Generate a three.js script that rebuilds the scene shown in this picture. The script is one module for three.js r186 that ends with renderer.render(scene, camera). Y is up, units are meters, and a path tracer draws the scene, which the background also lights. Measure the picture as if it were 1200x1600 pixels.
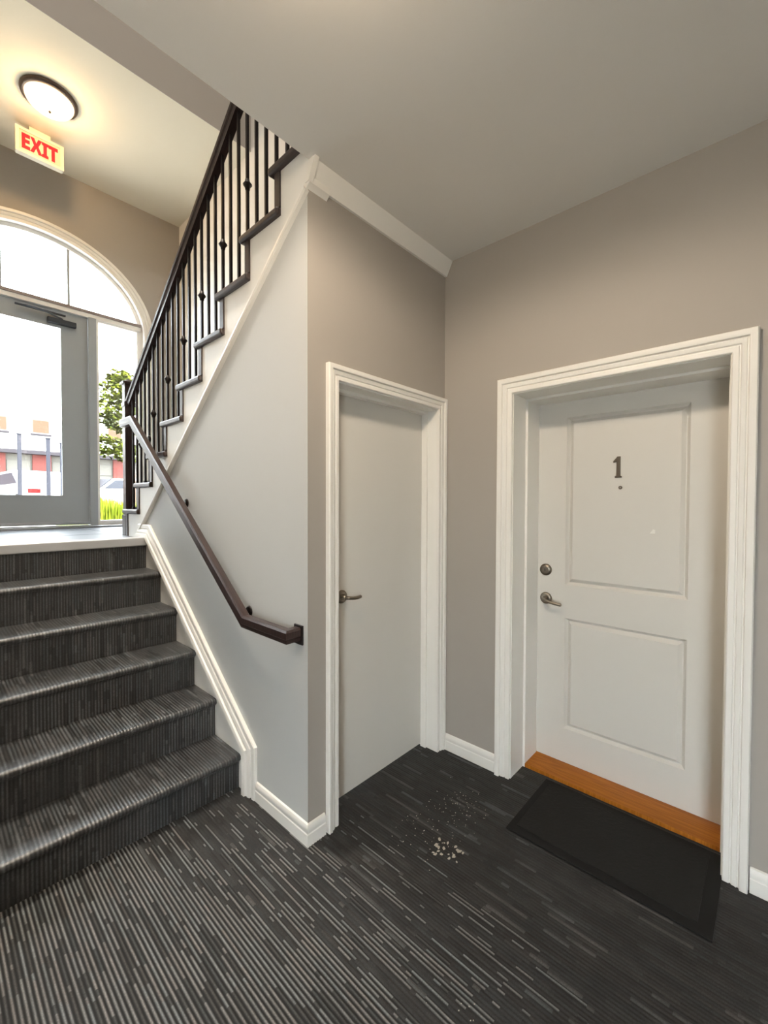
import * as THREE from 'three';
import { mergeGeometries, toCreasedNormals } from 'three/addons/utils/BufferGeometryUtils.js';
import { RoundedBoxGeometry } from 'three/addons/geometries/RoundedBoxGeometry.js';
import { FontLoader } from 'three/addons/loaders/FontLoader.js';
import { TextGeometry } from 'three/addons/geometries/TextGeometry.js';

// ---------- camera, sky, sun, exposure ----------
const scene = new THREE.Scene();
const D2R = Math.PI / 180;
const camera = new THREE.PerspectiveCamera(100.43, 0.75, 0.02, 400);
camera.position.set(0, 1.45, 0);
camera.rotation.order = 'YXZ';
camera.rotation.set(-1.217 * D2R, -47.51 * D2R, 0.17 * D2R);

const SUN_DIR = new THREE.Vector3(0.62, 0.92, 0.42).normalize();
scene.background = new THREE.Color().setRGB(0.87, 0.95, 1.0);   // an even, hazy white sky
scene.backgroundIntensity = 7.0;
const sun = new THREE.DirectionalLight(0xfff4e4, 8.5);
sun.name = 'sun';
sun.position.copy(SUN_DIR).multiplyScalar(60); sun.castShadow = true;
sun.shadow.camera.left = -30; sun.shadow.camera.right = 30; sun.shadow.camera.top = 30; sun.shadow.camera.bottom = -30; sun.shadow.camera.far = 140;
scene.add(sun, sun.target);

const renderer = new THREE.WebGLRenderer({ antialias: true });
renderer.toneMapping = THREE.LinearToneMapping;
renderer.toneMappingExposure = 3.8;
renderer.shadowMap.enabled = true;
const FOYER_LAMP = 1.25, HALL_LAMP = 0.38, UPPER_LAMP = 1.8, STEP_FILL = 14;   // candela
const LAMP_COLOR = 0xffecd4;

// ---------- measures (metres) ----------
const xA = 1.0955, zB = -1.4336, xC = 2.0864, H = 2.836, zE = -5.15, HE = 4.64, LAND = 1.19;
const zF = -1.41, XL = -0.35, ZBULK = -3.57, HTOP = 5.7, SLAB = 3.1;

// ---------- helpers ----------
let seed = 7;
const rnd = () => { seed = (seed + 0x6d2b79f5) | 0; let t = Math.imul(seed ^ (seed >>> 15), 1 | seed); t = (t + Math.imul(t ^ (t >>> 7), 61 | t)) ^ t; return ((t ^ (t >>> 14)) >>> 0) / 4294967296; };
const rr = (a, b) => a + (b - a) * rnd();
const V = (x, y, z) => new THREE.Vector3(x, y, z);
const used = {};
function numbered(n) { const k = (used[n] = (used[n] ?? -1) + 1); return k ? `${n}_${String(k).padStart(3, '0')}` : n; }
function shadowed(m) { m.castShadow = true; m.receiveShadow = true; return m; }
function planarUV(g) {                                   // texture coordinates in metres
  const p = g.attributes.position, n = g.attributes.normal, uv = new Float32Array(p.count * 2);
  for (let i = 0; i < p.count; i++) {
    const a = Math.abs(n.getX(i)), b = Math.abs(n.getY(i)), c = Math.abs(n.getZ(i));
    if (a >= b && a >= c) { uv[2 * i] = p.getZ(i); uv[2 * i + 1] = p.getY(i); }
    else if (b >= c) { uv[2 * i] = p.getX(i); uv[2 * i + 1] = p.getZ(i); }
    else { uv[2 * i] = p.getX(i); uv[2 * i + 1] = p.getY(i); }
  }
  g.setAttribute('uv', new THREE.BufferAttribute(uv, 2));
  return g;
}
function volume(g) {
  const p = g.attributes.position; let v = 0; const a = V(), b = V(), c = V();
  for (let i = 0; i < p.count; i += 3) { a.fromBufferAttribute(p, i); b.fromBufferAttribute(p, i + 1); c.fromBufferAttribute(p, i + 2); v += a.dot(b.clone().cross(c)); }
  return v;
}
function fromTris(arr, crease = 0) {                     // flat list of xyz, closed solid
  let g = new THREE.BufferGeometry();
  g.setAttribute('position', new THREE.BufferAttribute(new Float32Array(arr), 3));
  if (volume(g) < 0) { const p = g.attributes.position.array; for (let i = 0; i < p.length; i += 9) for (let k = 0; k < 3; k++) { const t = p[i + 3 + k]; p[i + 3 + k] = p[i + 6 + k]; p[i + 6 + k] = t; } }
  g.computeVertexNormals();
  if (crease) g = toCreasedNormals(g, crease);
  return planarUV(g);
}
function clean(g) { const k = g.index ? g.toNonIndexed() : g; for (const n of Object.keys(k.attributes)) if (!['position', 'normal', 'uv'].includes(n)) k.deleteAttribute(n); if (!k.attributes.uv) planarUV(k); return k; }
function merge(list) { return list.length === 1 ? list[0] : mergeGeometries(list.map(clean)); }
function box(x0, x1, y0, y1, z0, z1) {
  const g = new THREE.BoxGeometry(Math.abs(x1 - x0), Math.abs(y1 - y0), Math.abs(z1 - z0)).toNonIndexed();
  g.translate((x0 + x1) / 2, (y0 + y1) / 2, (z0 + z1) / 2);
  return planarUV(g);
}
function rbox(x0, x1, y0, y1, z0, z1, r = 0.004, seg = 2) {
  const w = Math.abs(x1 - x0), h = Math.abs(y1 - y0), d = Math.abs(z1 - z0);
  const g = new RoundedBoxGeometry(w, h, d, seg, Math.min(r, w * 0.49, h * 0.49, d * 0.49));
  g.translate((x0 + x1) / 2, (y0 + y1) / 2, (z0 + z1) / 2);
  return planarUV(clean(g));
}
function prism(axis, pts, d0, d1, holes = [], crease = 0) {  // polygon pts (a, b) swept along an axis; x: (z, y), y: (x, z), z: (x, y)
  const P = { x: (a, b, d) => [d, b, a], y: (a, b, d) => [a, d, b], z: (a, b, d) => [a, b, d] }[axis];
  const c = pts.map(([a, b]) => new THREE.Vector2(a, b)), hs = holes.map((h) => h.map(([a, b]) => new THREE.Vector2(a, b)));
  if (THREE.ShapeUtils.isClockWise(c)) c.reverse();
  for (const h of hs) if (!THREE.ShapeUtils.isClockWise(h)) h.reverse();
  const f = THREE.ShapeUtils.triangulateShape(c, hs), all = [...c, ...hs.flat()], out = [];
  for (const [i, j, k] of f) { out.push(...P(all[i].x, all[i].y, d0), ...P(all[k].x, all[k].y, d0), ...P(all[j].x, all[j].y, d0)); out.push(...P(all[i].x, all[i].y, d1), ...P(all[j].x, all[j].y, d1), ...P(all[k].x, all[k].y, d1)); }
  for (const loop of [c, ...hs]) for (let i = 0; i < loop.length; i++) {
    const p = loop[i], q = loop[(i + 1) % loop.length], A = P(p.x, p.y, d0), B = P(q.x, q.y, d0), C = P(q.x, q.y, d1), D = P(p.x, p.y, d1);
    out.push(...A, ...B, ...C, ...A, ...C, ...D);
  }
  return fromTris(out, crease);
}
// a profile of points (a, b) carried along a polyline with mitred joints; b lies along `up`, a along direction x up
function sweep(path, prof, up, crease = 0.55) {
  const P = path.map((p) => p.clone()), n = P.length, T = [];
  for (let i = 0; i < n - 1; i++) T.push(P[i + 1].clone().sub(P[i]).normalize());
  const b0 = up.clone().addScaledVector(T[0], -up.dot(T[0])).normalize(), a0 = T[0].clone().cross(b0);
  let ring = prof.map(([a, b]) => P[0].clone().addScaledVector(a0, a).addScaledVector(b0, b));
  const rings = [ring];
  for (let i = 1; i < n; i++) {
    const m = i < n - 1 ? T[i - 1].clone().add(T[i]).normalize() : T[i - 1];
    ring = ring.map((v) => v.clone().addScaledVector(T[i - 1], P[i].clone().sub(v).dot(m) / T[i - 1].dot(m)));
    rings.push(ring);
  }
  const out = [], push = (...v) => v.forEach((q) => out.push(q.x, q.y, q.z)), k = prof.length;
  for (let i = 0; i < n - 1; i++) for (let j = 0; j < k; j++) { const A = rings[i][j], B = rings[i][(j + 1) % k], C = rings[i + 1][(j + 1) % k], D = rings[i + 1][j]; push(A, B, C, A, C, D); }
  let c = prof.map(([a, b]) => new THREE.Vector2(a, b)), order = c.map((_, i) => i);
  if (THREE.ShapeUtils.isClockWise(c)) { c.reverse(); order.reverse(); }
  const flip = order[0] !== 0;
  for (const [i, j, l] of THREE.ShapeUtils.triangulateShape(c, [])) {
    const q = [order[i], order[j], order[l]]; if (flip) q.reverse();
    push(rings[0][q[0]], rings[0][q[2]], rings[0][q[1]]); push(rings[n - 1][q[0]], rings[n - 1][q[1]], rings[n - 1][q[2]]);
  }
  return fromTris(out, crease);
}
const lathe = (pts, seg = 40) => clean(new THREE.LatheGeometry(pts.map(([r, y]) => new THREE.Vector2(r, y)), seg));
const tube = (pts, r, seg = 24, rad = 10) => clean(new THREE.TubeGeometry(new THREE.CatmullRomCurve3(pts), seg, r, rad));

function part(name, geoms, m, parent, label) {
  const o = shadowed(new THREE.Mesh(merge([].concat(geoms)), m));
  o.name = parent ? name : numbered(name);
  if (parent) { const k = (parent.userData.__n ??= {}); const i = (k[name] = (k[name] ?? -1) + 1); if (i) o.name = `${name}_${String(i).padStart(3, '0')}`; }
  if (label) o.userData.label = label;
  (parent ?? scene).add(o);
  return o;
}
function thing(name, label, category, pos = [0, 0, 0], group) {
  const o = new THREE.Group(); o.name = numbered(name); o.position.set(...pos); scene.add(o);
  Object.assign(o.userData, { label, category }); if (group) o.userData.group = group;
  return o;
}
function tag(o, label, category, group) { Object.assign(o.userData, { label, category }); if (group) o.userData.group = group; return o; }
function struct(name, geoms, m, label, category) { const o = part(name, geoms, m); o.userData.kind = 'structure'; if (label) o.userData.label = label; if (category) o.userData.category = category; return o; }
function structGroup(name, label, category) { const o = thing(name, label, category); o.userData.kind = 'structure'; return o; }

// ---------- textures ----------
function dataTex(w, h, fn, srgb, comps = 4) {
  const d = new Uint8Array(w * h * 4);
  for (let y = 0; y < h; y++) for (let x = 0; x < w; x++) { const c = fn(x, y), o = (y * w + x) * 4; if (typeof c === 'number') { d[o] = d[o + 1] = d[o + 2] = c; } else { d[o] = c[0]; d[o + 1] = c[1]; d[o + 2] = c[2]; } d[o + 3] = 255; }
  const t = new THREE.DataTexture(d, w, h, THREE.RGBAFormat);
  t.wrapS = t.wrapT = THREE.RepeatWrapping; t.magFilter = THREE.LinearFilter; t.minFilter = THREE.LinearMipmapLinearFilter; t.generateMipmaps = true;
  if (srgb) t.colorSpace = THREE.SRGBColorSpace;
  t.needsUpdate = true; return t;
}
function lattice(n) { const a = new Float32Array(n * n); for (let i = 0; i < a.length; i++) a[i] = rnd(); return a; }
const sm = (t) => t * t * (3 - 2 * t);
function vnoise(lat, n, x, y) { const X = Math.floor(x), Y = Math.floor(y), fx = sm(x - X), fy = sm(y - Y), g = (i, j) => lat[(((j % n) + n) % n) * n + (((i % n) + n) % n)]; return (g(X, Y) * (1 - fx) + g(X + 1, Y) * fx) * (1 - fy) + (g(X, Y + 1) * (1 - fx) + g(X + 1, Y + 1) * fx) * fy; }
const L64 = lattice(64), L32 = lattice(32), L16 = lattice(16);
const peel = dataTex(256, 256, (x, y) => 255 * (0.55 * vnoise(L64, 64, x / 4, y / 4) + 0.45 * vnoise(L32, 32, x / 8, y / 8)), false);
peel.repeat.set(2.2, 2.2);
const brushed = dataTex(256, 256, (x, y) => 255 * (0.6 * vnoise(L64, 64, x / 4, y / 32) + 0.4 * vnoise(L64, 64, x / 2, y / 16 + 9)), false);
brushed.repeat.set(3, 3);
// wood grain: colour of the boards
function woodTex(dark, light, sx, sy) {
  return dataTex(512, 512, (x, y) => {
    const w = vnoise(L16, 16, x / 32 , y / 128) * 3, g = 0.5 + 0.5 * Math.sin((x / 512) * Math.PI * 2 * sx + w * 4), f = vnoise(L64, 64, x / 2, y / sy);
    const t = Math.min(1, Math.max(0, 0.55 * g + 0.45 * f)); return [0, 1, 2].map((k) => dark[k] + (light[k] - dark[k]) * t);
  }, true);
}
const darkWood = woodTex([30, 20, 19], [62, 42, 38], 12, 32);
darkWood.repeat.set(6, 1.2);
const oakTex = woodTex([150, 88, 20], [184, 114, 34], 6, 32);
oakTex.repeat.set(5, 1);

// ribbed carpet, 256 ribs of 13.5 mm across 3.456 m; each rib is a run of yarn dashes of uneven tone
const RIB = 0.0135, TILE = 256 * RIB;
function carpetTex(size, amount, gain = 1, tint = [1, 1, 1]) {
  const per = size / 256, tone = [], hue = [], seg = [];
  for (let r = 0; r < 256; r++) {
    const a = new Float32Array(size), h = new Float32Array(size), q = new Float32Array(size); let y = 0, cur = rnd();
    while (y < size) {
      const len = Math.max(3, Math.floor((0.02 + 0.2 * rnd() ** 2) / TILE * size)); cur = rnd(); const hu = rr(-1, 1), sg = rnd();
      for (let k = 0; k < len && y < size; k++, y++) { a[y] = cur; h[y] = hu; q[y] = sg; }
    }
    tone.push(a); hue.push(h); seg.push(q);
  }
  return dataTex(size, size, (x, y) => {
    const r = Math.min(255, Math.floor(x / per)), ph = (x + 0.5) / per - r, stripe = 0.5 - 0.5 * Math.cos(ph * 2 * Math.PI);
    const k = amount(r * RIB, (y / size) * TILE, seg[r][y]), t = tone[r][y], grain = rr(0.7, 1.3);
    const dash = t > 0.16 ? 0.62 + 0.38 * t : 0.25, mattedDim = t > 0.94 ? 0.42 : 0.1 + 0.1 * t;
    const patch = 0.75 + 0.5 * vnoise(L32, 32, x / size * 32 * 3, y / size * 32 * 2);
    const lin = (0.004 + 0.23 * (k * Math.pow(stripe, 1.8) * dash + (1 - k) * 0.62 * mattedDim * patch)) * grain * gain, hu = hue[r][y] * 0.05;
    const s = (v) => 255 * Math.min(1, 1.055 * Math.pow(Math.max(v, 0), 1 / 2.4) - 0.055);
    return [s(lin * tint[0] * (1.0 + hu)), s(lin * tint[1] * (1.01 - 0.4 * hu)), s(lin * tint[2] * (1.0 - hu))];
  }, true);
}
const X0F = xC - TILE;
const floorCarpetMap = carpetTex(2048, (u, v, seg) => { // dashes break up rightward: glancing light put into the colour, plus flattened pile
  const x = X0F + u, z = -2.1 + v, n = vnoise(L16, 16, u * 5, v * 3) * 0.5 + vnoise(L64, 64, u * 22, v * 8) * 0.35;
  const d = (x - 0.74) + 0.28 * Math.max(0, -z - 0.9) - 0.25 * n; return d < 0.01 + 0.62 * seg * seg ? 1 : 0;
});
const stairCarpetMap = carpetTex(1024, (u, v) => 0.5 - 0.4 * vnoise(L16, 16, u * 4, v * 6), 1.35, [0.98, 1, 1.04]);

// ---------- materials ----------
const std = (o) => new THREE.MeshStandardMaterial(o), phys = (o) => new THREE.MeshPhysicalMaterial(o);
const paint = (c, rough = 0.62, extra = {}) => std({ color: c, roughness: rough, bumpMap: peel, bumpScale: 0.00012, ...extra });
const M = {
  taupe: paint(0xa59f97), pale: paint(0xc5c6c4, 0.55), ceiling: paint(0xe8e5df, 0.9), cream: paint(0xe6e2da, 0.7),
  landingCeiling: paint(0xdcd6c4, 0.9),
  trim: std({ color: 0xeae8e2, roughness: 0.38 }), door: paint(0xd4d1ca, 0.42, { bumpScale: 0.00006 }),
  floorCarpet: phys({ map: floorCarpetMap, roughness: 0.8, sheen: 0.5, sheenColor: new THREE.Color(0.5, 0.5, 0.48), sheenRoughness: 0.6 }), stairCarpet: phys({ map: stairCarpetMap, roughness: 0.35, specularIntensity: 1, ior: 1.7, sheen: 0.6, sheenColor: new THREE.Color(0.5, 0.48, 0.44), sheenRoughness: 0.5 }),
  darkWood: phys({ map: darkWood, roughness: 0.42, clearcoat: 0.35, clearcoatRoughness: 0.25 }),
  iron: std({ color: 0x241d1c, roughness: 0.42, metalness: 0.6 }),
  oak: phys({ map: oakTex, roughness: 0.6, specularIntensity: 0.5 }),
  nickel: std({ color: 0x8b8378, roughness: 0.32, metalness: 1, bumpMap: brushed, bumpScale: 0.0001 }),
  bronze: std({ color: 0x5f554f, roughness: 0.4, metalness: 0.8 }),
  rubber: std({ color: 0x060606, roughness: 0.9 }), matPile: std({ color: 0x171716, roughness: 1, bumpMap: peel, bumpScale: 0.002 }),
  greyPaint: std({ color: 0x9fa5a8, roughness: 0.45 }), frameWhite: std({ color: 0xe8e6e0, roughness: 0.4 }),
  steel: std({ color: 0xb9bcc0, roughness: 0.3, metalness: 0.9 }), darkSteel: std({ color: 0x4a4f55, roughness: 0.35, metalness: 0.7 }),
  glass: phys({ color: 0xffffff, roughness: 0.02, transmission: 1, thickness: 0, ior: 1.5 }),
  landing: std({ color: 0x54585e, roughness: 0.4 }), nosing: std({ color: 0xc6c7c8, roughness: 0.33, metalness: 0.25 }),
  signBody: std({ color: 0xd9d3c2, roughness: 0.4 }),
  signFace: std({ color: 0xcfae96, roughness: 0.4, emissive: 0xffb98c, emissiveIntensity: 0.1 }),
  signRed: std({ color: 0x9a0018, roughness: 0.7, emissive: 0xff0028, emissiveIntensity: 0.14 }),
  number: std({ color: 0x6e675e, roughness: 0.35, metalness: 0.85 }),
  lip: std({ color: 0x8a7f7a, roughness: 0.5 }),
  scrap: std({ color: 0xb9b2a6, roughness: 0.7 }),
};

// ================= STRUCTURE =================
// floor: a slab under ribbed carpet
function ribbed(line, x0, x1, map, amp = 0.0028) {                     // line: points (z, y) with the carpet's face on the left going along it
  const n = Math.round((x1 - x0) / RIB), per = 4, xs = [], up = [];
  for (let i = 0; i <= n * per; i++) { xs.push(x0 + (x1 - x0) * i / (n * per)); up.push(amp * (0.5 - 0.5 * Math.cos((i / per) * 2 * Math.PI))); }
  const nor = line.map((p, i) => { const a = line[Math.max(0, i - 1)], b = line[Math.min(line.length - 1, i + 1)], dz = b[0] - a[0], dy = b[1] - a[1], l = Math.hypot(dz, dy); return [dy / l, -dz / l]; });
  let s = 0; const arc = line.map((p, i) => (s += i ? Math.hypot(p[0] - line[i - 1][0], p[1] - line[i - 1][1]) : 0));
  const pos = [], uv = [], idx = [], c = xs.length;
  line.forEach((p, i) => xs.forEach((x, j) => { pos.push(x, p[1] + nor[i][1] * up[j], p[0] + nor[i][0] * up[j]); uv.push((x - map.u) / TILE, (arc[i] + map.v) / TILE); }));
  for (let i = 0; i < line.length - 1; i++) for (let j = 0; j < c - 1; j++) { const a = i * c + j, b = a + 1, d = a + c, e = d + 1; idx.push(a, b, e, a, e, d); }
  const g = new THREE.BufferGeometry();
  g.setAttribute('position', new THREE.Float32BufferAttribute(pos, 3)); g.setAttribute('uv', new THREE.Float32BufferAttribute(uv, 2)); g.setIndex(idx); g.computeVertexNormals();
  return clean(g);
}
const zBack = 2.4, dL0 = -1.012, dR0 = -0.122;
{
  const line = []; for (let i = 0; i <= 12; i++) line.push([zBack + 0.0 - (zBack + 2.0) * i / 12, 0]);
  const top = ribbed(line, X0F, xC, { u: X0F, v: 0 });
  { const p = top.attributes.position, uv = top.attributes.uv, nn = top.attributes.normal; for (let i = 0; i < p.count; i++) { uv.setY(i, (p.getZ(i) + 2.1) / TILE); if (nn.getY(i) < 0) nn.setXYZ(i, -nn.getX(i), -nn.getY(i), -nn.getZ(i)); } }
  const lip = ribbed([[dR0, 0], [dL0, 0]], xC, xC + 11 * RIB, { u: X0F, v: 0 });
  { const uv = lip.attributes.uv, p = lip.attributes.position; for (let i = 0; i < p.count; i++) uv.setXY(i, 0.9 + (p.getX(i) - xC) / TILE * 0.5, (p.getZ(i) + 2.1) / TILE); }
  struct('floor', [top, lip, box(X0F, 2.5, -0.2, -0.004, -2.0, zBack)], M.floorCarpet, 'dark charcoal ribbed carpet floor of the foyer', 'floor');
}
struct('ceiling', box(X0F - 0.2, 2.5, H, SLAB, zF, zBack + 0.1), M.ceiling, 'flat off-white foyer ceiling ending in an edge above the carpeted stairs', 'ceiling');
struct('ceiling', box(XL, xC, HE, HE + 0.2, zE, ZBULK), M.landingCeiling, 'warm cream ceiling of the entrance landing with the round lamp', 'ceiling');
struct('wall_bulkhead', [box(XL, xC, HE, HTOP, ZBULK, ZBULK + 0.004), box(XL, xC, HE + 0.2, HTOP, ZBULK - 0.12, ZBULK)], M.taupe, 'grey bulkhead strip above the cream landing ceiling', 'wall');
struct('ceiling', box(X0F - 0.2, 2.5, HTOP, HTOP + 0.25, zE - 0.3, zBack + 0.1), M.ceiling, 'high ceiling over the stairwell', 'ceiling');
struct('wall_back', box(X0F - 0.2, 2.5, -0.2, HTOP, zBack, zBack + 0.15), M.taupe, 'taupe wall behind the foyer', 'wall');
const gz0 = 0.4, gz1 = 1.28, gTop = 2.12, zSide = -0.75;  // unseen stair wall lengthened forward to shade the risers and nearby floor
struct('wall_left', [box(XL - 0.2, XL, -0.2, HTOP, zE - 0.2, zSide), box(X0F - 0.2, XL - 0.2, -0.2, HTOP, -2.1, -1.9), prism('x', [[-1.9, -0.2], [zBack, -0.2], [zBack, HTOP], [-1.9, HTOP]], X0F - 0.2, X0F, [[[gz0, 0.001], [gz1, 0.001], [gz1, gTop], [gz0, gTop]]])], M.taupe, 'taupe wall on the left side of the stairs', 'wall');

// right wall with the opening of the numbered door
const dL = -1.012, dR = -0.122, dTop = 2.023, dX = 2.386;
struct('wall_right', prism('x', [[zB - 0.14, -0.2], [zB - 0.14, HTOP], [zBack, HTOP], [zBack, -0.2]], xC, xC + 0.4, [[[dL, -0.02], [dL, dTop], [dR, dTop], [dR, -0.02]]]), M.taupe, 'taupe wall around the apartment door', 'wall');
struct('wall_stairwell', box(xC, xC + 0.4, -0.2, HTOP, zE - 0.2, zB - 0.14), M.cream, 'bright cream wall behind the upper balusters', 'wall');

// closet wall
const cL = 1.253, cR = 2.022, cTop = 1.992, cZ = -1.54;
struct('wall_closet', [box(xA, cL, 0, H, zB - 0.002, zB), box(xA + 0.12, cL, 0, H, zB - 0.14, zB - 0.002), box(cL, cR, cTop, H, zB - 0.14, zB), box(cR, xC, 0, H, zB - 0.14, zB)], M.taupe, 'taupe wall with the narrow closet door', 'wall');

// stair wall: below the sloping trim
const tz0 = -1.434, th0 = 2.735, tz1 = -3.45, th1 = 1.215, tSlope = (th0 - th1) / (tz0 - tz1);
const trimY = (z) => th0 + (z - tz0) * tSlope;
struct('wall_stair', prism('x', [[zB - 0.002, 0], [zB - 0.002, trimY(zB)], [tz1, th1], [-3.74, LAND], [-3.74, 0]], xA, xA + 0.12), M.pale, 'pale grey wall beside the carpeted stairs under the sloping trim', 'wall');

// front wall with the arched opening
const aX = 0.78, aY = 3.25, aRx = 0.93, aRy = 0.775, aBase = LAND + 0.02;
const arch = (rx, ry, n = 40) => { const p = []; for (let i = 0; i <= n; i++) { const t = Math.PI * i / n; p.push([aX + rx * Math.cos(t), aY + ry * Math.sin(t)]); } return p; };
struct('wall_front', prism('z', [[XL - 0.2, -0.2], [xC + 0.4, -0.2], [xC + 0.4, HTOP], [XL - 0.2, HTOP]], zE - 0.22, zE, [[[aX + aRx, aBase], ...arch(aRx, aRy), [aX - aRx, aBase]]]), M.taupe, 'taupe entrance wall around the arched window and glass door', 'wall');

// ---------- moulding profiles ----------
const casingProf = (w, d = 0.026) => [[0, 0], [0, d * 0.38], [w * 0.05, d * 0.5], [w * 0.26, d * 0.52], [w * 0.3, d * 0.36], [w * 0.34, d * 0.36], [w * 0.38, d * 0.56], [w * 0.56, d * 0.74], [w * 0.6, d * 0.58], [w * 0.64, d * 0.58], [w * 0.68, d * 0.92], [w * 0.74, d], [w * 0.95, d], [w, d * 0.8], [w, 0]];
const baseProf = [[0, 0], [0.013, 0], [0.013, 0.052], [0.0105, 0.056], [0.0105, 0.062], [0.012, 0.066], [0.010, 0.082], [0.0065, 0.090], [0, 0.094]];

// baseboards (profile a points out of the wall)
function baseboard(name, path, label) { return struct(name, sweep(path, baseProf, V(0, 1, 0)), M.trim, label, 'baseboard'); }
baseboard('baseboard_stair', [V(1.183, 0, zB), V(xA, 0, zB), V(xA, 0, -1.835)].reverse().map((v) => v), 'white baseboard wrapping the outer corner by the closet door');
baseboard('baseboard_right', [V(xC, 0, zB), V(xC, 0, -1.092)], 'short white baseboard between the two doors');
baseboard('baseboard_right_front', [V(xC, 0, -0.046), V(xC, 0, zBack)], 'white baseboard right of the apartment door');

// crown board on the closet wall and its end block
struct('trim_1', prism('x', [[zB, H - 0.075], [zB + 0.012, H - 0.075], [zB + 0.05, H], [zB, H]], xA + 0.010, xC), M.trim, 'slanted white crown board above the closet wall', 'trim');
struct('trim_2', prism('x', [[zB - 0.002, H - 0.08], [zB + 0.022, H - 0.079], [zB + 0.064, H], [zB - 0.002, H]], xA - 0.012, xA + 0.010), M.trim, 'small white end block at the corner of the crown board', 'trim');
// sloping trim under the stringer
{
  const s = Math.hypot(1, tSlope), prof = [[-0.016, 0], [-0.016, 0.010], [-0.008, 0.019], [0.006, 0.022], [0.014, 0.017], [0.016, 0]];
  struct('trim_3', sweep([V(xA, trimY(tz1 + 0.0) + 0.004, tz1), V(xA, trimY(zB), zB)], prof, V(-1, 0, 0)), M.trim, 'thin white moulding sloping down between stringer and stair wall', 'trim');
}
// skirt board up the stairs with a moulded upper edge
const STEP_N = 6, RISE = 0.2027, RUN = 0.2562, Z1 = -1.968, Y1 = 0.176;
const noseZ = (i) => Z1 - RUN * i, noseY = (i) => Y1 + RISE * i;
{
  const kz = -1.835, ky = 0.262, top = [[-3.215, 1.292]];
  const o = structGroup('trim_4', 'white skirt board climbing beside the carpeted steps', 'trim');
  part('skirt_panel', prism('x', [[-1.99, 0], [kz - 0.02, 0], [kz - 0.02, ky - 0.01], [-3.2, 1.275], [-3.46, 1.275], [-3.46, LAND - 0.05], [-3.3, 0.85], [-2.3, 0]].map(([z, y]) => [z, y]), xA - 0.012, xA), M.trim, o);
  part('skirt_moulding', sweep([V(xA, 0, kz), V(xA, ky, kz), V(xA, 1.292, -3.215), V(xA, 1.292, -3.425)], casingProf(0.1, 0.034).map(([a, b]) => [0.1 - a, b]).reverse().map(([a, b]) => [a - 0.1, b]), V(-1, 0, 0)), M.trim, o);
}

// ---------- carpeted staircase ----------
{
  const st = thing('carpeted_staircase', 'flight of six steps in dark ribbed carpet rising to the entrance landing', 'staircase');
  const sx0 = XL, sx1 = xA - 0.012;
  let arc = 0;
  for (let i = 0; i < STEP_N - 1; i++) {
    const z = noseZ(i), y = noseY(i), yb = i ? noseY(i - 1) : 0, r = 0.017, zr = z - 0.022, back = noseZ(i + 1) - 0.022;
    const line = [[zr, yb], [zr, yb + 0.06], [zr, y - 0.05], [zr + 0.003, y - 2 * r - 0.006], [z - r * 0.6, y - 2 * r]];
    for (let k = 0; k <= 8; k++) { const t = -Math.PI / 2 + Math.PI * k / 8; line.push([z - r + r * Math.cos(t), y - r + r * Math.sin(t)]); }
    line.push([z - 0.08, y], [z - 0.16, y], [back, y]);
    const g = ribbed(line, sx0, sx1, { u: sx0, v: arc }, 0.0011); arc += 0.46;
    part('step', [g, box(sx0, sx1, Math.max(0, yb - 0.02), y - 0.006, back - 0.02, zr - 0.006)], M.stairCarpet, st);
  }
  const zt = noseZ(5) - 0.03;
  part('riser', [ribbed([[zt, noseY(4)], [zt, noseY(4) + 0.08], [zt, LAND - 0.045]], sx0, sx1, { u: sx0, v: arc }), box(sx0, sx1, noseY(4) - 0.05, LAND - 0.06, zt - 0.05, zt - 0.006)], M.stairCarpet, st);
}
// landing: flooring boards across, with a pale nosing along the edge
{
  const l = structGroup('floor_landing', 'smooth grey entrance landing floor shining with daylight', 'floor');
  const z0 = zE, z1 = -3.345, n = 5;
  for (let i = 0; i < n; i++) part('floor_strip', rbox(XL, xA + (i === n - 1 ? -0.012 : 0.0), LAND - 0.04, LAND - (i % 2) * 0.001, z0 + (z1 - z0) * i / n + 0.004, z0 + (z1 - z0) * (i + 1) / n - 0.004, 0.004), M.landing, l);
  part('nosing', rbox(XL, xA - 0.012, LAND - 0.044, LAND + 0.014, z1, noseZ(5) + 0.004, 0.008, 3), M.nosing, l, 'pale nosing strip on the landing edge');
  part('landing_base', [box(XL, xA, LAND - 0.3, LAND - 0.041, zE, -3.34), box(xA, xC, LAND - 0.3, LAND, zE, -3.74)], M.landing, l);
}

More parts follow.
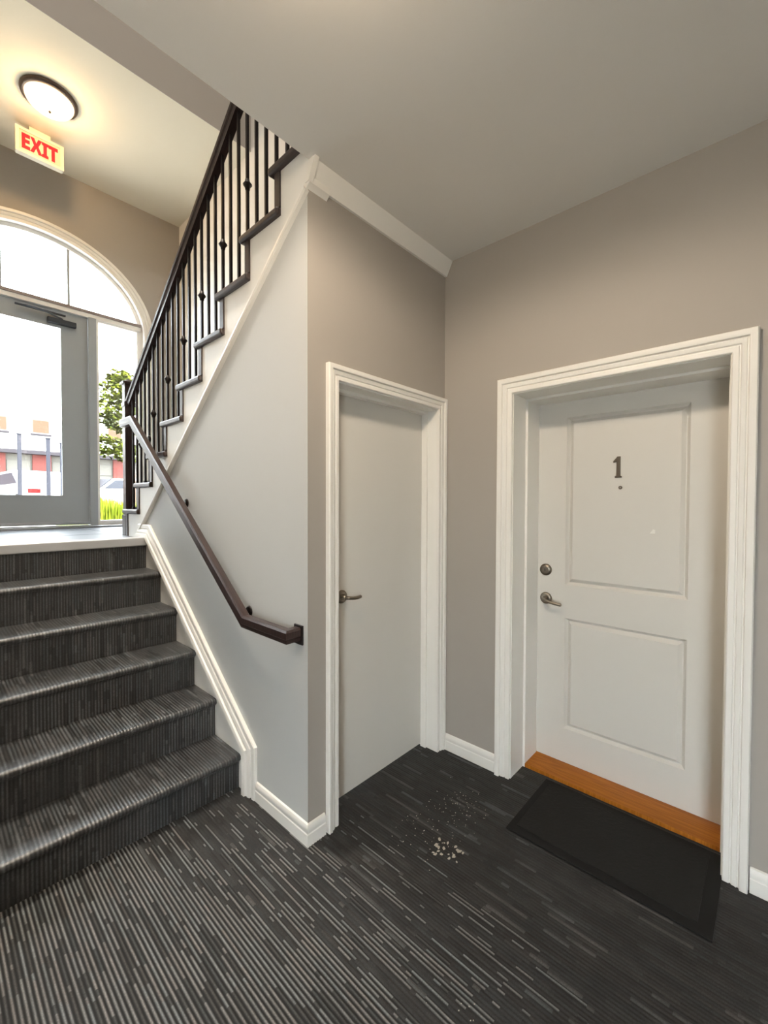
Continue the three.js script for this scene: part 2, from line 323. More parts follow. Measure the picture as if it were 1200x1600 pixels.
// ---------- upper wooden stairs ----------
const UR = 0.1921, URUN = 0.2560, UT8 = 2.742, UR9 = -1.656;
const uR = (k) => UR9 - URUN * (9 - k), uT = (k) => UT8 - UR * (8 - k), TT = 0.036;
{
  const st = thing('wooden_staircase', 'upper flight with dark wooden treads on a white stringer', 'staircase');
  for (let k = 1; k <= 9; k++) {
    const yb = k === 1 ? LAND : uT(k - 1);
    part('riser', rbox(xA - 0.014, xC, yb, uT(k) - TT, uR(k), uR(k) + 0.042, 0.003), M.darkWood, st);
    const zb = k === 9 ? zF - 0.001 : uR(k + 1) + 0.042;
    part('tread', rbox(xA - 0.03, xC, uT(k) - TT, uT(k), uR(k) - 0.032, zb, 0.012, 3), M.darkWood, st);
  }
  const poly = [[uR(1) + 0.042, LAND]];
  for (let k = 1; k <= 9; k++) { poly.push([uR(k) + 0.042, uT(k) - TT]); poly.push([k === 9 ? zF - 0.002 : uR(k + 1) + 0.042, uT(k) - TT]); }
  poly.push([zF - 0.002, trimY(zF)], [tz1, th1], [tz1 - 0.01, LAND]);
  part('stringer', prism('x', poly, xA - 0.007, xA + 0.1), M.trim, st, 'white stringer cut to the steps');
}
// ---------- balustrade ----------
{
  const rail = thing('stair_balustrade', 'dark stair balustrade of thin iron balusters climbing the upper flight', 'railing');
  const bx = xA + 0.035, railY = (z) => 2.955 + 0.742 * (z + 2.8);
  const nz = uR(1) - 0.075;
  const nw = part('newel_post', [rbox(bx - 0.034, bx + 0.034, LAND, 2.375, nz - 0.034, nz + 0.034, 0.004), rbox(bx - 0.04, bx + 0.04, LAND + 0.0, LAND + 0.16, nz - 0.04, nz + 0.04, 0.004), rbox(bx - 0.04, bx + 0.04, 2.2, 2.235, nz - 0.04, nz + 0.04, 0.004)], M.darkWood, rail);
  part('post_cap', [rbox(bx - 0.048, bx + 0.048, 2.375, 2.395, nz - 0.048, nz + 0.048, 0.006), clean(new THREE.ConeGeometry(0.058, 0.03, 4, 1).rotateY(Math.PI / 4).translate(bx, 2.409, nz))], M.darkWood, nw);
  const rp = [[-0.02, -0.058], [0.02, -0.058], [0.022, -0.03], [0.03, -0.022], [0.032, -0.006], [0.024, 0.004], [0, 0.008], [-0.024, 0.004], [-0.032, -0.006], [-0.03, -0.022], [-0.022, -0.03]];
  part('handrail', sweep([V(bx, railY(nz + 0.03), nz + 0.03), V(bx, railY(-1.0), -1.0)], rp, V(0, 1, 0)), M.darkWood, rail);
  for (let k = 1; k <= 9; k++) for (let j = 0; j < 3; j++) {
    const z = uR(k) + 0.01 + (j + 0.25) * URUN / 3; if (z > zF - 0.02) continue;
    const y0 = uT(k), y1 = railY(z) - 0.05, s = 0.0068;
    const b = part('baluster', [box(bx - s, bx + s, y0, y1, z - s, z + s), box(bx - 0.011, bx + 0.011, y0, y0 + 0.018, z - 0.011, z + 0.011)], M.iron, rail);
    if (j === 2) part('knuckle', lathe([[0, -0.03], [0.011, -0.026], [0.013, -0.014], [0.023, 0], [0.013, 0.014], [0.011, 0.026], [0, 0.03]], 10).translate(bx, y0 + 0.485, z), M.iron, b);
  }
}
// ---------- wall handrail ----------
{
  const hr = thing('wall_handrail', 'dark brown wooden handrail fixed on the pale stair wall', 'handrail');
  const x = xA - 0.062, pr = [[-0.016, -0.030], [0.016, -0.030], [0.018, -0.022], [0.016, -0.014], [0.022, -0.008], [0.0225, 0.018], [0.015, 0.027], [-0.015, 0.027], [-0.0225, 0.018], [-0.022, -0.008], [-0.016, -0.014], [-0.018, -0.022]];
  const y0 = 0.893, yT = 2.035, zk = -1.832, zt = -3.38;
  part('rail', sweep([V(x, yT, -3.60), V(x, yT, zt), V(x, y0, zk), V(x, y0, -1.492), V(xA - 0.008, y0, -1.492)], pr, V(0, 1, 0)), M.darkWood, hr);
  part('end_plate', rbox(xA - 0.009, xA, y0 - 0.048, y0 + 0.036, -1.522, -1.462, 0.003), M.iron, hr, 'dark end plate where the handrail meets the wall');
  const slope = (yT - y0) / (zt - zk);
  for (const z of [-1.9, -2.62, -3.22]) {
    const y = y0 + slope * (z - zk) - 0.03;
    part('bracket', [tube([V(x, y + 0.004, z), V(x, y - 0.016, z), V(x + 0.018, y - 0.024, z), V(x + 0.04, y - 0.012, z), V(xA - 0.004, y - 0.002, z)], 0.0075, 22, 8), lathe([[0, 0.012], [0.02, 0.012], [0.026, 0.004], [0.027, 0]], 24).rotateZ(Math.PI / 2).translate(xA, y + 0.002, z)], M.iron, hr, 'small black metal bracket');
  }
}

// ---------- door builders ----------
function lever(parent, at, along, out, side, m, dz = 0.115, droop = 0.0) {   // a rose, its neck and a lever arm
  const h = new THREE.Group(); h.name = 'lever_handle'; h.position.copy(at); parent.add(h);
  const q = new THREE.Quaternion().setFromUnitVectors(V(0, 1, 0), out);
  part('rosette', lathe([[0, 0.012], [0.022, 0.012], [0.030, 0.008], [0.033, 0.002], [0.033, 0]], 36).applyQuaternion(q), m, h);
  const p = (o, a, y) => out.clone().multiplyScalar(o).addScaledVector(along, a).add(V(0, y, 0));
  part('lever', [tube([p(0.008, 0, 0), p(0.03, 0, 0), p(0.048, 0.006, 0), p(0.055, 0.03, -0.003 - droop * 0.2), p(0.055, dz * 0.7, -0.004 - droop * 0.7), p(0.05, dz, -0.004 - droop)], 0.0088, 30, 12), clean(new THREE.SphereGeometry(0.0088, 14, 10)).translate(...p(0.05, dz, -0.004 - droop).toArray()), lathe([[0.016, 0], [0.014, 0.02], [0.0105, 0.034], [0, 0.036]], 24).applyQuaternion(q)], m, h);
  return h;
}
// numbered apartment door
{
  const d = structGroup('door_1', 'white two-panel apartment door with the number 1 in a deep frame', 'door');
  const yb = 0.024, t = 0.045, fz = 0.006;
  const zl = dL + 0.018, zr = dR - 0.018, top = dTop - 0.018;
  const rect = (a, b, c, e) => [[a, c], [a, e], [b, e], [b, c]];
  const panels = [[-0.838, -0.288, 1.006, 1.915], [-0.838, -0.288, 0.212, 0.822]];
  const leaf = part('door_leaf', prism('x', rect(zl + 0.003, zr - 0.003, yb, top - 0.003), dX, dX + t, panels.map((p) => rect(...p))), M.door, d);
  for (const [a, b, c, e] of panels) {
    const loops = [[0, 0], [0.013, 0.016], [0.0165, 0.016], [0.034, 0.001], [0.2, 0.001]].slice(0, 4), out = [];
    const ring = loops.map(([w, dp]) => [[a + w, c + w], [b - w, c + w], [b - w, e - w], [a + w, e - w]].map(([z, y]) => V(dX + dp, y, z)));
    const q = (A, B, C, D) => [A, B, C, A, C, D].forEach((v) => out.push(v.x, v.y, v.z));
    for (let i = 0; i < 3; i++) for (let j = 0; j < 4; j++) q(ring[i][j], ring[i][(j + 1) % 4], ring[i + 1][(j + 1) % 4], ring[i + 1][j]);
    q(ring[3][0], ring[3][1], ring[3][2], ring[3][3]);
    const bk = ring[0].map((v) => v.clone().setX(dX + 0.03)); q(bk[3], bk[2], bk[1], bk[0]);
    for (let j = 0; j < 4; j++) q(bk[j], bk[(j + 1) % 4], ring[0][(j + 1) % 4], ring[0][j]);
    part('door_panel', fromTris(out), M.door, leaf);
  }
  // lining, stop and casing
  part('jamb', [box(xC - 0.001, dX + 0.06, 0, dTop, dL, dL + 0.010), box(xC + 0.145, dX - 0.003, 0, top, dL + 0.010, dL + 0.022), box(xC - 0.001, dX + 0.06, 0, dTop, dR - 0.010, dR), box(xC + 0.145, dX - 0.003, 0, top, dR - 0.022, dR - 0.010), box(xC - 0.001, dX + 0.06, dTop - 0.010, dTop, dL + 0.010, dR - 0.010), box(xC + 0.145, dX - 0.003, dTop - 0.022, dTop - 0.010, dL + 0.010, dR - 0.010), box(dX, dX + 0.06, 0, dTop - 0.01, dL + 0.010, zl), box(dX, dX + 0.06, 0, dTop - 0.01, zr, dR - 0.010), box(dX, dX + 0.06, top, dTop - 0.01, zl, zr)], M.trim, d);
  part('casing', sweep([V(xC, 0, dR - fz), V(xC, dTop - fz, dR - fz), V(xC, dTop - fz, dL + fz), V(xC, 0, dL + fz)], casingProf(0.078, 0.03), V(-1, 0, 0)), M.trim, d);
  part('threshold', prism('y', [[2.232, dL + 0.010], [dX + 0.04, dL + 0.010], [dX + 0.04, dR - 0.010], [2.232, dR - 0.010]], 0.0, 0.02), M.oak, d, 'orange oak threshold strip under the white door');
  // hardware
  const q = new THREE.Quaternion().setFromUnitVectors(V(0, 1, 0), V(-1, 0, 0));
  const db = part('deadbolt', lathe([[0, 0.016], [0.02, 0.016], [0.024, 0.013], [0.031, 0.010], [0.033, 0.004], [0.033, 0]], 36).applyQuaternion(q).translate(dX, 1.078, -0.945), M.nickel, leaf);
  part('key_slot', rbox(dX - 0.018, dX - 0.0155, 1.071, 1.085, -0.9465, -0.9435, 0.0005), M.iron, db);
  lever(leaf, V(dX, 0.917, -0.943), V(0, 0, 1), V(-1, 0, 0), 1, M.nickel, 0.095, 0.012);
  const num = new THREE.Shape([[-0.004, -0.052], [-0.0185, -0.052], [-0.0185, -0.047], [-0.011, -0.045], [-0.011, 0.030], [-0.026, 0.024], [-0.027, 0.029], [-0.008, 0.052], [0.004, 0.052], [0.004, -0.045], [0.0105, -0.047], [0.0105, -0.052]].map(([a, b]) => new THREE.Vector2(a, b)));
  const ng = clean(new THREE.ExtrudeGeometry(num, { depth: 0.006, bevelEnabled: true, bevelSize: 0.0012, bevelThickness: 0.0012, bevelSegments: 2 })).rotateY(-Math.PI / 2).translate(dX - 0.001, 1.634, -0.579);
  part('house_number', ng, M.number, leaf, 'dark metal number 1');
  part('peephole', lathe([[0.003, 0.002], [0.004, 0.004], [0.0075, 0.004], [0.009, 0]], 20).applyQuaternion(q).translate(dX, 1.531, -0.574), M.number, leaf);
  part('sticker_scrap', prism('x', [[-0.443, 1.306], [-0.421, 1.307], [-0.421, 1.324], [-0.429, 1.327]], dX - 0.0008, dX), M.frameWhite, leaf);
}
// closet door
{
  const d = structGroup('door_2', 'plain white narrow closet door with a lever on its left edge', 'door');
  part('door_leaf', rbox(cL + 0.013, cR - 0.010, 0.012, cTop - 0.014, cZ - 0.035, cZ, 0.002), M.door, d);
  part('jamb', [box(cL, cL + 0.011, 0, cTop, zB - 0.14, zB + 0.001), box(cR - 0.006, cR + 0.001, 0, cTop, zB - 0.139, zB + 0.001), box(cL + 0.011, cR - 0.006, cTop - 0.011, cTop, zB - 0.14, zB + 0.001), box(cL + 0.011, cL + 0.022, 0, cTop - 0.011, cZ + 0.004, cZ + 0.04), box(cR - 0.016, cR - 0.006, 0, cTop - 0.011, cZ + 0.002, cZ + 0.04), box(cL + 0.022, cR - 0.011, cTop - 0.026, cTop - 0.011, cZ + 0.002, cZ + 0.04)], M.trim, d);
  const f = 0.005, w = 0.066;
  part('casing', sweep([V(cR - f, 0, zB), V(cR - f, cTop - f, zB), V(cL + f, cTop - f, zB), V(cL + f, 0, zB)], casingProf(w, 0.026), V(0, 0, 1)), M.trim, d);
  lever(d, V(1.378, 0.995, cZ), V(1, 0, 0), V(0, 0, 1), 1, M.nickel, 0.078, 0.0);
}
// ---------- arched entrance: window unit, glass door ----------
const eX0 = 0.27, eX1 = 1.19, eTop = 3.325;
{
  const w = structGroup('window_1', 'white arched window with a sidelight around the glass entrance door', 'window');
  const z0 = zE - 0.11, z1 = zE - 0.045;
  const outer = [[aX + aRx, aBase], ...arch(aRx, aRy), [aX - aRx, aBase]], inner = [...arch(aRx - 0.05, aRy - 0.05)];
  part('arch_frame', prism('z', [[aX + aRx, aY], ...arch(aRx, aRy), [aX - aRx, aY]].slice(1, -1).concat([...arch(aRx - 0.045, aRy - 0.045)].reverse()), z0, z1, [], 0.5), M.frameWhite, w);
  part('frame_post', box(aX + aRx - 0.045, aX + aRx, aBase, aY, z0, z1), M.frameWhite, w);
  part('frame_post', box(aX - aRx, aX - aRx + 0.045, aBase, aY, z0, z1), M.frameWhite, w);
  part('frame_post', box(eX1 + 0.005, eX1 + 0.07, aBase, eTop + 0.01, z0 - 0.01, z1 + 0.015), M.greyPaint, w);
  part('frame_post', box(eX0 - 0.07, eX0 - 0.005, aBase, eTop + 0.01, z0 - 0.01, z1 + 0.015), M.greyPaint, w);
  const tb = part('transom_bar', box(aX - aRx + 0.03, aX + aRx - 0.03, eTop + 0.005, eTop + 0.045, z0, z1 + 0.012), M.frameWhite, w);
  part('transom_lip', rbox(aX - aRx + 0.03, aX + aRx - 0.03, eTop + 0.045, eTop + 0.075, z0, z1 + 0.02, 0.003), M.lip, tb, 'brown-grey strip on top of the transom');
  part('mullion', box(aX + 0.245, aX + 0.267, eTop + 0.075, aY + aRy * 0.97 - 0.03, z0 + 0.015, z1 - 0.01), M.greyPaint, w);
  part('mullion', box(aX - 0.267, aX - 0.245, eTop + 0.075, aY + aRy * 0.97 - 0.03, z0 + 0.015, z1 - 0.01), M.greyPaint, w);
  const yy = eTop + 0.075, gz = (z0 + z1) / 2;
  const half = arch(aRx - 0.04, aRy - 0.04, 48).filter(([, y]) => y > yy);
  part('pane', prism('z', [...half], gz - 0.003, gz + 0.003), M.glass, w);
  for (const [x0, x1] of [[eX1 + 0.07, aX + aRx - 0.045], [aX - aRx + 0.045, eX0 - 0.07]]) {
    part('sidelight_frame', [box(x0, x0 + 0.022, aBase + 0.05, eTop + 0.01, z0 + 0.01, z1), box(x1 - 0.022, x1, aBase + 0.05, eTop + 0.01, z0 + 0.01, z1), box(x0 + 0.022, x1 - 0.022, eTop - 0.015, eTop + 0.01, z0 + 0.01, z1), box(x0, x1, aBase, aBase + 0.05, z0, z1)], M.frameWhite, w);
    part('pane', box(x0 + 0.01, x1 - 0.01, aBase + 0.04, eTop, gz - 0.003, gz + 0.003), M.glass, w);
  }
  // casing on the room side
  const cpath = [V(aX + aRx - 0.01, aBase, zE), ...arch(aRx - 0.01, aRy - 0.01, 36).map(([x, y]) => V(x, y, zE)), V(aX - aRx + 0.01, aBase, zE)];
  part('casing', sweep(cpath, casingProf(0.095, 0.034), V(0, 0, 1), 0.4), M.trim, w);
  part('reveal', prism('z', [[aX + aRx, aBase], ...arch(aRx, aRy), [aX - aRx, aBase], [aX - aRx + 0.008, aBase], ...arch(aRx - 0.008, aRy - 0.008).reverse(), [aX + aRx - 0.008, aBase]], z1, zE, [], 0.5), M.trim, w);
  part('sill', rbox(aX - aRx, aX + aRx, LAND, aBase, zE - 0.2, zE + 0.03, 0.004), M.steel, w);
}
{
  const d = structGroup('door_3', 'grey entrance door with a large glass pane and a closer on top', 'door');
  const z0 = zE - 0.105, z1 = zE - 0.06, gx0 = 0.48, gx1 = 0.98, gy0 = 1.5, gy1 = 3.17, yb = aBase + 0.012;
  const leaf = part('door_leaf', prism('z', [[eX0, yb], [eX1, yb], [eX1, eTop], [eX0, eTop]], z0, z1, [[[gx0, gy0], [gx1, gy0], [gx1, gy1], [gx0, gy1]]]), M.greyPaint, d);
  part('glazing_bead', prism('z', [[gx0, gy0], [gx1, gy0], [gx1, gy1], [gx0, gy1]], z1 - 0.002, z1 + 0.008, [[[gx0 + 0.014, gy0 + 0.014], [gx1 - 0.014, gy0 + 0.014], [gx1 - 0.014, gy1 - 0.014], [gx0 + 0.014, gy1 - 0.014]]]), M.greyPaint, leaf);
  part('pane', box(gx0 + 0.002, gx1 - 0.002, gy0 + 0.002, gy1 - 0.002, z0 + 0.016, z0 + 0.024), M.glass, leaf);
  part('closer_body', rbox(0.86, 1.09, 3.185, 3.235, z1, z1 + 0.045, 0.006), M.darkSteel, d);
  part('closer_arm', [box(0.62, 1.0, 3.268, 3.28, z1 + 0.03, z1 + 0.055), tube([V(0.98, 3.24, z1 + 0.03), V(0.8, 3.262, z1 + 0.09), V(0.62, 3.274, z1 + 0.045)], 0.008, 14, 8)], M.darkSteel, d);
  part('door_sweep', rbox(eX0, eX1, yb, yb + 0.03, z1, z1 + 0.012, 0.003), M.steel, d);
}

{ // glazed back door left of the camera: the daylight on the lower walls and the floor comes from it
  const d = structGroup('door_4', 'glazed back door at the left of the foyer', 'door');
  const x0 = X0F - 0.14, x1 = X0F - 0.09;
  part('door_leaf', prism('x', [[gz0 + 0.03, 0.01], [gz1 - 0.03, 0.01], [gz1 - 0.03, gTop - 0.03], [gz0 + 0.03, gTop - 0.03]], x0, x1, [[[gz0 + 0.11, 0.12], [gz1 - 0.11, 0.12], [gz1 - 0.11, gTop - 0.11], [gz0 + 0.11, gTop - 0.11]]]), M.frameWhite, d);
  part('pane', box(x0 + 0.02, x0 + 0.028, 0.11, gTop - 0.1, gz0 + 0.1, gz1 - 0.1), M.glass, d);
  part('jamb', [box(X0F - 0.2, X0F + 0.002, 0.001, gTop, gz0, gz0 + 0.028), box(X0F - 0.2, X0F + 0.002, 0.001, gTop, gz1 - 0.028, gz1), box(X0F - 0.2, X0F + 0.002, gTop - 0.028, gTop, gz0 + 0.028, gz1 - 0.028)], M.trim, d);
  part('casing', sweep([V(X0F, 0, gz0 + 0.005), V(X0F, gTop - 0.005, gz0 + 0.005), V(X0F, gTop - 0.005, gz1 - 0.005), V(X0F, 0, gz1 - 0.005)], casingProf(0.078, 0.03), V(1, 0, 0)), M.trim, d);
}
// ---------- ceiling lamps ----------
function flushLamp(label, pos, candela, color = LAMP_COLOR, down = false) {
  const l = thing('ceiling_light', label, 'lamp', pos);
  part('ring', lathe([[0.0, 0], [0.182, 0], [0.186, -0.006], [0.183, -0.018], [0.174, -0.026], [0.160, -0.031], [0.157, -0.027], [0.157, -0.012], [0, -0.010]], 56), M.bronze, l);
  const pts = []; for (let i = 0; i <= 14; i++) { const t = (i / 14) * Math.PI / 2; pts.push([Math.max(0.0001, 0.157 * Math.cos(t)), -0.026 - 0.082 * Math.sin(t)]); }
  const dome = part('glass_shade', lathe(pts, 48), down ? M.brightShade : M.shade, l, 'glowing frosted glass shade');
  dome.castShadow = false;
  part('finial', lathe([[0, -0.122], [0.006, -0.12], [0.009, -0.114], [0.006, -0.108], [0.011, -0.105], [0, -0.104]].reverse(), 16), M.bronze, l);
  const p = down ? new THREE.SpotLight(color, candela, 0, 89 * D2R, 0.2) : new THREE.PointLight(color, candela); p.name = 'lamp_glow'; p.position.set(0, -0.088, 0); p.castShadow = true; p.shadow.radius = 4; l.add(p);
  if (down) { p.target.position.set(0, -2, 0); l.add(p.target); }
  return l;
}
M.brightShade = std({ color: 0xfff2dc, roughness: 0.5, emissive: 0xffe6c4, emissiveIntensity: 7 });
M.shade = std({ color: 0xfff2dc, roughness: 0.5, emissive: 0xffe2b0, emissiveIntensity: 0.6 });
flushLamp('round glowing ceiling lamp with dark ring beside the red exit sign', [0.742, HE, -4.27], HALL_LAMP, 0xffd092);
flushLamp('round ceiling lamp of the foyer over the floor before the carpeted steps', [0.5, H, -0.65], FOYER_LAMP, LAMP_COLOR, true);
flushLamp('round ceiling lamp of the upper stairwell high above the flight', [0.4, HTOP, -1.2], UPPER_LAMP, 0xfff8f0);

{ // unseen lamp added high up to brighten the treads
  const l = thing('added_downlight', 'added unseen lamp brightening the carpeted steps from the high ceiling', 'lamp', [0.35, HTOP, -2.5]);
  part('ring', lathe([[0.06, -0.001], [0.085, -0.001], [0.085, -0.006], [0.062, -0.009], [0.06, -0.001]], 36), M.frameWhite, l);
  part('lens', lathe([[0, -0.006], [0.06, -0.006], [0.06, -0.001], [0, -0.001]], 36), M.brightShade, l);
  const p = new THREE.SpotLight(0xfff3e2, STEP_FILL, 0, 21 * D2R, 0.5); p.name = 'lamp_glow'; p.position.set(0, -0.03, 0); p.target.position.set(0, -2, 0); p.castShadow = true; p.shadow.radius = 3; l.add(p, p.target);
}
// ---------- exit sign ----------
{
  const font = await new FontLoader().loadAsync('fonts/droid/droid_sans_bold.typeface.json');
  const zc = -4.74, x0 = 0.585, x1 = 0.915, y0 = 4.39, y1 = 4.6;
  const s = thing('exit_sign', 'white box sign with glowing red EXIT letters hanging from the landing ceiling', 'exit sign', [(x0 + x1) / 2, HE, zc]);
  const cx = (x0 + x1) / 2, tr = (g) => g.translate(-cx, -HE, -zc);
  part('housing', tr(rbox(x0, x1, y0, y1, zc - 0.03, zc + 0.02, 0.012, 3)), M.signBody, s);
  part('rim', tr(prism('z', [[x0, y0], [x1, y0], [x1, y1], [x0, y1]], zc + 0.02, zc + 0.03, [[[x0 + 0.025, y0 + 0.022], [x1 - 0.025, y0 + 0.022], [x1 - 0.025, y1 - 0.022], [x0 + 0.025, y1 - 0.022]]])), M.signBody, s);
  part('face', tr(box(x0 + 0.02, x1 - 0.02, y0 + 0.018, y1 - 0.018, zc + 0.018, zc + 0.023)), M.signFace, s);
  const tg = clean(new TextGeometry('EXIT', { font, size: 0.118, depth: 0.003, curveSegments: 4, bevelEnabled: true, bevelSize: 0.004, bevelThickness: 0.001, bevelSegments: 1 })); tg.computeBoundingBox();
  const b = tg.boundingBox, k = 0.245 / (b.max.x - b.min.x), ky = 0.125 / (b.max.y - b.min.y);
  tg.translate(-(b.min.x + b.max.x) / 2, -(b.min.y + b.max.y) / 2, 0).scale(k, ky, 1).translate(0, (y0 + y1) / 2 - HE, 0.0235);
  part('lettering', tg, M.signRed, s, 'red letters reading EXIT');
  part('canopy', tr(rbox(cx - 0.075, cx + 0.075, y1 - 0.004, HE, zc - 0.025, zc + 0.025, 0.008, 3)), M.signBody, s);
}
// ---------- doormat ----------
{
  const m = thing('doormat', 'black doormat with raised rubber border at the foot of the white apartment door', 'doormat', [1.98, 0.0, -0.49]);
  const x0 = 1.748 - 1.98, x1 = 2.2 - 1.98, z0 = -0.858 + 0.49, z1 = -0.127 + 0.49, y = 0.003;
  part('border', prism('y', [[x0, z0], [x1, z0], [x1, z1], [x0, z1]], y, y + 0.006, [[[x0 + 0.04, z0 + 0.03], [x1 - 0.03, z0 + 0.03], [x1 - 0.03, z1 - 0.045], [x0 + 0.04, z1 - 0.045]]]), M.rubber, m);
  part('pile', rbox(x0 + 0.04, x1 - 0.03, y, y + 0.010, z0 + 0.03, z1 - 0.045, 0.003), M.matPile, m);
}
// ---------- litter on the carpet ----------
{
  const gs = [];
  const flake = (x, z, s) => { const n = 5 + Math.floor(rnd() * 2), pts = []; for (let i = 0; i < n; i++) { const t = (i / n) * 6.283, r = s * rr(0.55, 1.1); pts.push([r * Math.cos(t), r * 0.7 * Math.sin(t)]); } const g = prism('y', pts, 0, 0.0012); g.rotateY(rr(0, 6.28)); g.rotateX(rr(-0.25, 0.25)); g.translate(x, 0.005, z); gs.push(g); };
  for (let i = 0; i < 22; i++) flake(1.455 + rr(-0.07, 0.06), -0.985 + rr(-0.055, 0.065), rr(0.004, 0.013));
  for (let i = 0; i < 90; i++) { const t = rnd(); flake(1.48 + rr(-0.2, 0.2) + 0.22 * t, -1.1 + rr(-0.12, 0.16) - 0.02 * t, rr(0.0012, 0.0036)); }
  for (let i = 0; i < 40; i++) flake(1.72 + rr(-0.09, 0.09), -1.08 + rr(-0.09, 0.09), rr(0.0012, 0.003));
  for (let i = 0; i < 12; i++) flake(1.02 + rr(-0.05, 0.05), -0.66 + rr(-0.08, 0.08), rr(0.001, 0.003));
  const o = part('carpet_litter', gs, M.scrap); o.userData.kind = 'stuff'; tag(o, 'pale crumbs and flakes littering the dark carpet before the closet door', 'litter');
}

// ================= OUTSIDE =================
const outdoor = (r, g, b, o = {}) => phys({ color: new THREE.Color().setRGB(r, g, b), roughness: 0.9, specularIntensity: 0.12, ...o });
const OUT = {
  paving: outdoor(0.36, 0.35, 0.33), siding: outdoor(0.38, 0.38, 0.37), brick: outdoor(0.085, 0.028, 0.024), roof: outdoor(0.25, 0.25, 0.26), frame: outdoor(0.12, 0.11, 0.1), darkGlass: outdoor(0.06, 0.036, 0.024),
  fascia: outdoor(0.024, 0.022, 0.025), garage: outdoor(0.085, 0.08, 0.07), leaf: outdoor(0.38, 0.48, 0.05, { side: THREE.DoubleSide, roughness: 1, transmission: 0.45, thickness: 0 }), bark: outdoor(0.05, 0.035, 0.025), grass: outdoor(0.11, 0.14, 0.01, { side: THREE.DoubleSide }),
  post: outdoor(0.02, 0.021, 0.027), carWhite: outdoor(0.2, 0.2, 0.21, { roughness: 0.4, specularIntensity: 0.6 }), carGlass: outdoor(0.018, 0.02, 0.026, { roughness: 0.3, specularIntensity: 0.3 }), tyre: outdoor(0.012, 0.012, 0.012), lightRed: outdoor(0.12, 0.01, 0.01),
};
const GY = 1.04;
struct('ground', box(-45, 60, GY - 0.3, GY, -90, zE - 0.21), OUT.paving, 'pale paved yard outside the entrance door', 'ground');
struct('ground', box(-45, X0F - 0.2, -0.5, -0.05, zE - 0.2, 60), OUT.paving, 'pale paved yard outside the glazed back door', 'ground');
// house row across the yard
{
  const Z = -24, b = thing('townhouse_row', 'white and red brick townhouse row across the yard seen through the glass door', 'building', [3, GY, Z]);
  const W = 16;
  part('wall', box(-W, W, 2.6, 6.6, -8, 0), OUT.siding, b);
  part('roof', prism('x', [[-8.4, 5.5], [-4, 8.6], [0.45, 5.5], [0.45, 5.4], [-8.4, 5.4]], -W - 0.3, W + 0.3).translate(0, 1.1, 0), OUT.roof, b);
  part('eave_band', [box(-W, W, 2.48, 2.64, -0.2, 0.35)], OUT.fascia, b);
  // ground floor bays: brick and pale bays in turn
  const x0 = 3.4 - 3;
  for (let i = -7; i < 9; i++) {
    const x = x0 + i * 1.55;
    part('brick_pier', box(x, x + 0.66, 0, 2.5, -0.4, 0), OUT.brick, b);
    part('garage_door', [box(x + 0.66, x + 1.55, 0, 2.5, -0.5, -0.12), ...[0, 1, 2, 3].map((k) => rbox(x + 0.7, x + 1.5, 0.05 + k * 0.55, 0.56 + k * 0.55, -0.12, -0.09, 0.01))], OUT.garage, b);
  }
  for (let i = -5; i < 6; i++) {
    const x = x0 + 0.02 + i * 1.43;
    const f = part('window', rbox(x - 0.06, x + 0.62, 3.4, 4.06, 0, 0.05, 0.01), OUT.frame, b);
    part('pane', box(x, x + 0.56, 3.46, 4.0, 0.05, 0.06), OUT.darkGlass, f);
    part('sill', rbox(x - 0.09, x + 0.65, 3.33, 3.4, 0, 0.12, 0.01), OUT.fascia, f);
  }
}
// posts at the edge of the yard
for (const [x, z, h, label] of [[1.95, -15.8, 2.32, 'grey yard post left of the parked car behind the glass door'], [2.6, -15.8, 2.26, 'grey yard post standing before the brick pier behind the glass door'], [2.93, -15.8, 2.16, 'grey yard post nearest to the stile of the glass door']])
  tag(part('yard_post', [rbox(x - 0.045, x + 0.045, GY, GY + h, z - 0.045, z + 0.045, 0.01), rbox(x - 0.06, x + 0.06, GY + h, GY + h + 0.03, z - 0.06, z + 0.06, 0.008), rbox(x - 0.09, x + 0.09, GY, GY + 0.04, z - 0.09, z + 0.09, 0.01)], OUT.post), label, 'post');
// parked cars
function car(pos, turn, label, group) {
  const c = thing('parked_car', label, 'car', pos); c.rotation.y = turn;
  const prof = [[-2.1, 0.3], [-2.15, 0.62], [-1.95, 0.82], [-1.15, 0.92], [-0.65, 1.36], [0.9, 1.4], [1.55, 0.98], [2.05, 0.92], [2.15, 0.6], [2.1, 0.3]];
  part('body', prism('z', prof, -0.86, 0.86, [], 0.4), OUT.carWhite, c);
  for (const s of [-1, 1]) part('side_window', prism('z', [[-1.0, 0.95], [-0.6, 1.29], [0.85, 1.32], [1.3, 0.98]], s * 0.865 - 0.004, s * 0.865 + 0.004), OUT.carGlass, c);
  part('windscreen', prism('z', [[-1.13, 0.95], [-0.68, 1.34], [-0.70, 1.36], [-1.17, 0.95]], -0.74, 0.74), OUT.carGlass, c);
  for (const x of [-1.35, 1.35]) for (const s of [-1, 1]) { const w = part('wheel', lathe([[0, -0.1], [0.28, -0.1], [0.33, -0.07], [0.33, 0.07], [0.28, 0.1], [0, 0.1]], 24).rotateX(Math.PI / 2).translate(x, 0.33, s * 0.8), OUT.tyre, c); part('rim', lathe([[0, 0.0], [0.19, 0.0], [0.2, 0.01], [0, 0.02]].reverse(), 20).rotateX(s * Math.PI / 2).translate(x, 0.33, s * 0.9), OUT.carWhite, w); }
  for (const s of [-0.8, 0.5]) part('tail_light', rbox(2.08, 2.15, 0.68, 0.8, s, s + 0.3, 0.01), OUT.lightRed, c);
  return c;
}
car([2.72, GY, -18.4], -Math.PI / 2 + 0.12, 'white parked car seen from behind beyond the grey posts');
car([5.9, GY, -20.6], 0.1, 'white parked car beyond the tree seen through the sidelight');
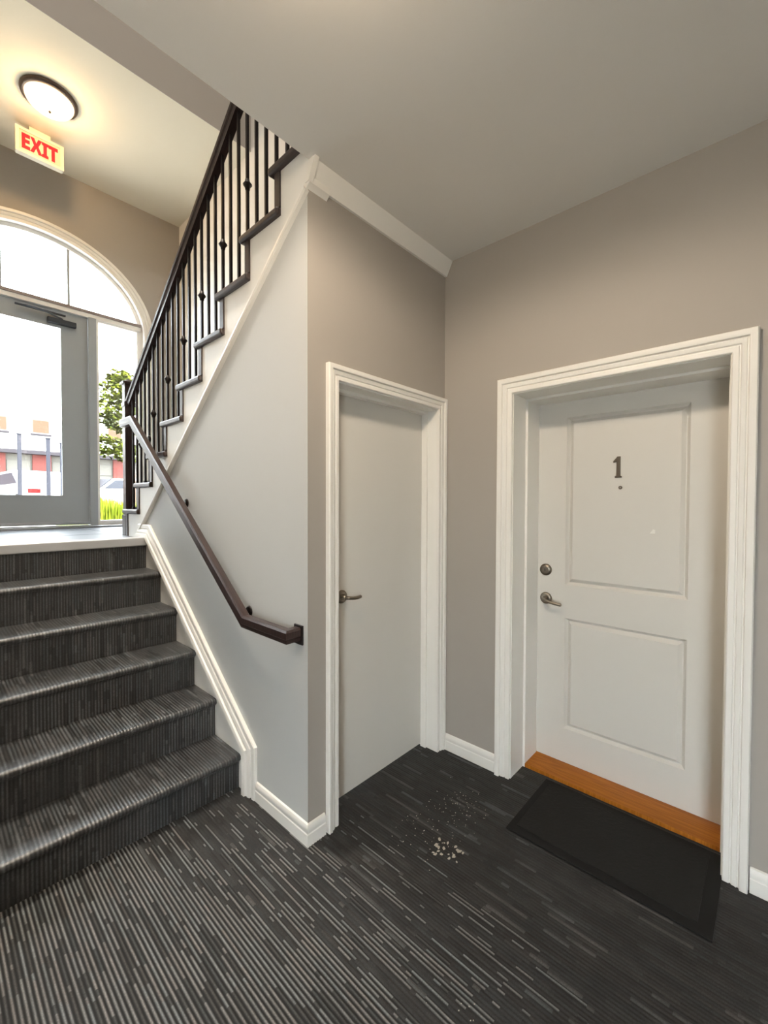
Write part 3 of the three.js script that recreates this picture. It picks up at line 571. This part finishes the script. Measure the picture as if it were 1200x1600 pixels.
// tree, shrub and grass
function leafCloud(n, blobs, size) {
  const pos = [], nor = [], uv = []; const m = new THREE.Matrix4(), q = new THREE.Quaternion(), e = new THREE.Euler();
  for (let i = 0; i < n; i++) {
    const b = blobs[Math.floor(rnd() * blobs.length)], u = rr(-1, 1), t = rr(0, 6.283), r = b[3] * Math.cbrt(rr(0.15, 1)), s = Math.sqrt(1 - u * u);
    const c = V(b[0] + r * s * Math.cos(t), b[1] + r * u * 0.8, b[2] + r * s * Math.sin(t)), L = size * rr(0.7, 1.3);
    e.set(rr(-1, 1), rr(0, 6.28), rr(-1, 1)); q.setFromEuler(e);
    const P = [[0, 0, 0], [L * 0.35, 0.02, L * 0.5], [0, 0, L], [-L * 0.35, 0.02, L * 0.5]].map((a) => V(...a).applyQuaternion(q).add(c)), N = V(0, 1, 0).applyQuaternion(q);
    for (const k of [0, 1, 2, 0, 2, 3]) { pos.push(P[k].x, P[k].y, P[k].z); nor.push(N.x, N.y, N.z); uv.push(0, 0); }
  }
  const g = new THREE.BufferGeometry(); g.setAttribute('position', new THREE.Float32BufferAttribute(pos, 3)); g.setAttribute('normal', new THREE.Float32BufferAttribute(nor, 3)); g.setAttribute('uv', new THREE.Float32BufferAttribute(uv, 2)); return g;
}
{
  const t = thing('leafy_tree', 'young tree with loose bright green leaves seen through the sidelight', 'tree', [2.92, GY, -10.6]);
  part('trunk', [tube([V(0.35, 0, 0), V(0.33, 1.0, 0), V(0.25, 1.9, 0.02), V(0.15, 2.9, 0)], 0.05, 16, 8), tube([V(0.28, 1.6, 0), V(0.0, 1.75, 0.05), V(-0.3, 1.8, 0)], 0.018, 10, 6), tube([V(0.25, 1.9, 0), V(0.0, 2.3, -0.05), V(-0.2, 2.45, 0)], 0.015, 10, 6)], OUT.bark, t);
  part('foliage', leafCloud(1700, [[0.0, 2.75, 0, 0.3], [-0.2, 2.35, 0, 0.34], [0.25, 2.6, 0, 0.35], [-0.15, 1.62, 0, 0.3], [0.2, 1.5, 0, 0.28], [0.5, 2.2, 0, 0.4], [0.05, 2.15, 0, 0.25], [0.1, 3.1, 0, 0.22]], 0.11), OUT.leaf, t).userData.kind = 'stuff';
}
{
  const g = [], blade = [];
  for (let i = 0; i < 5200; i++) { const x = rr(1.5, 2.5), z = rr(-8.6, -7.4), h = rr(0.2, 0.5) * (1.1 - 0.5 * Math.max(0, x - 2.0)), a = rr(0, 6.28), w = 0.012, dx = Math.cos(a), dz = Math.sin(a), lx = rr(-0.06, 0.06), lz = rr(-0.06, 0.06); blade.push(x - dx * w, GY, z - dz * w, x + dx * w, GY, z + dz * w, x + lx, GY + h, z + lz); }
  const geo = new THREE.BufferGeometry(); geo.setAttribute('position', new THREE.Float32BufferAttribute(blade, 3)); geo.computeVertexNormals(); planarUV(geo);
  const o = part('tall_grass', geo, OUT.grass); o.userData.kind = 'stuff'; tag(o, 'tuft of bright green grass outside the bottom of the sidelight', 'grass');
}

renderer.render(scene, camera);
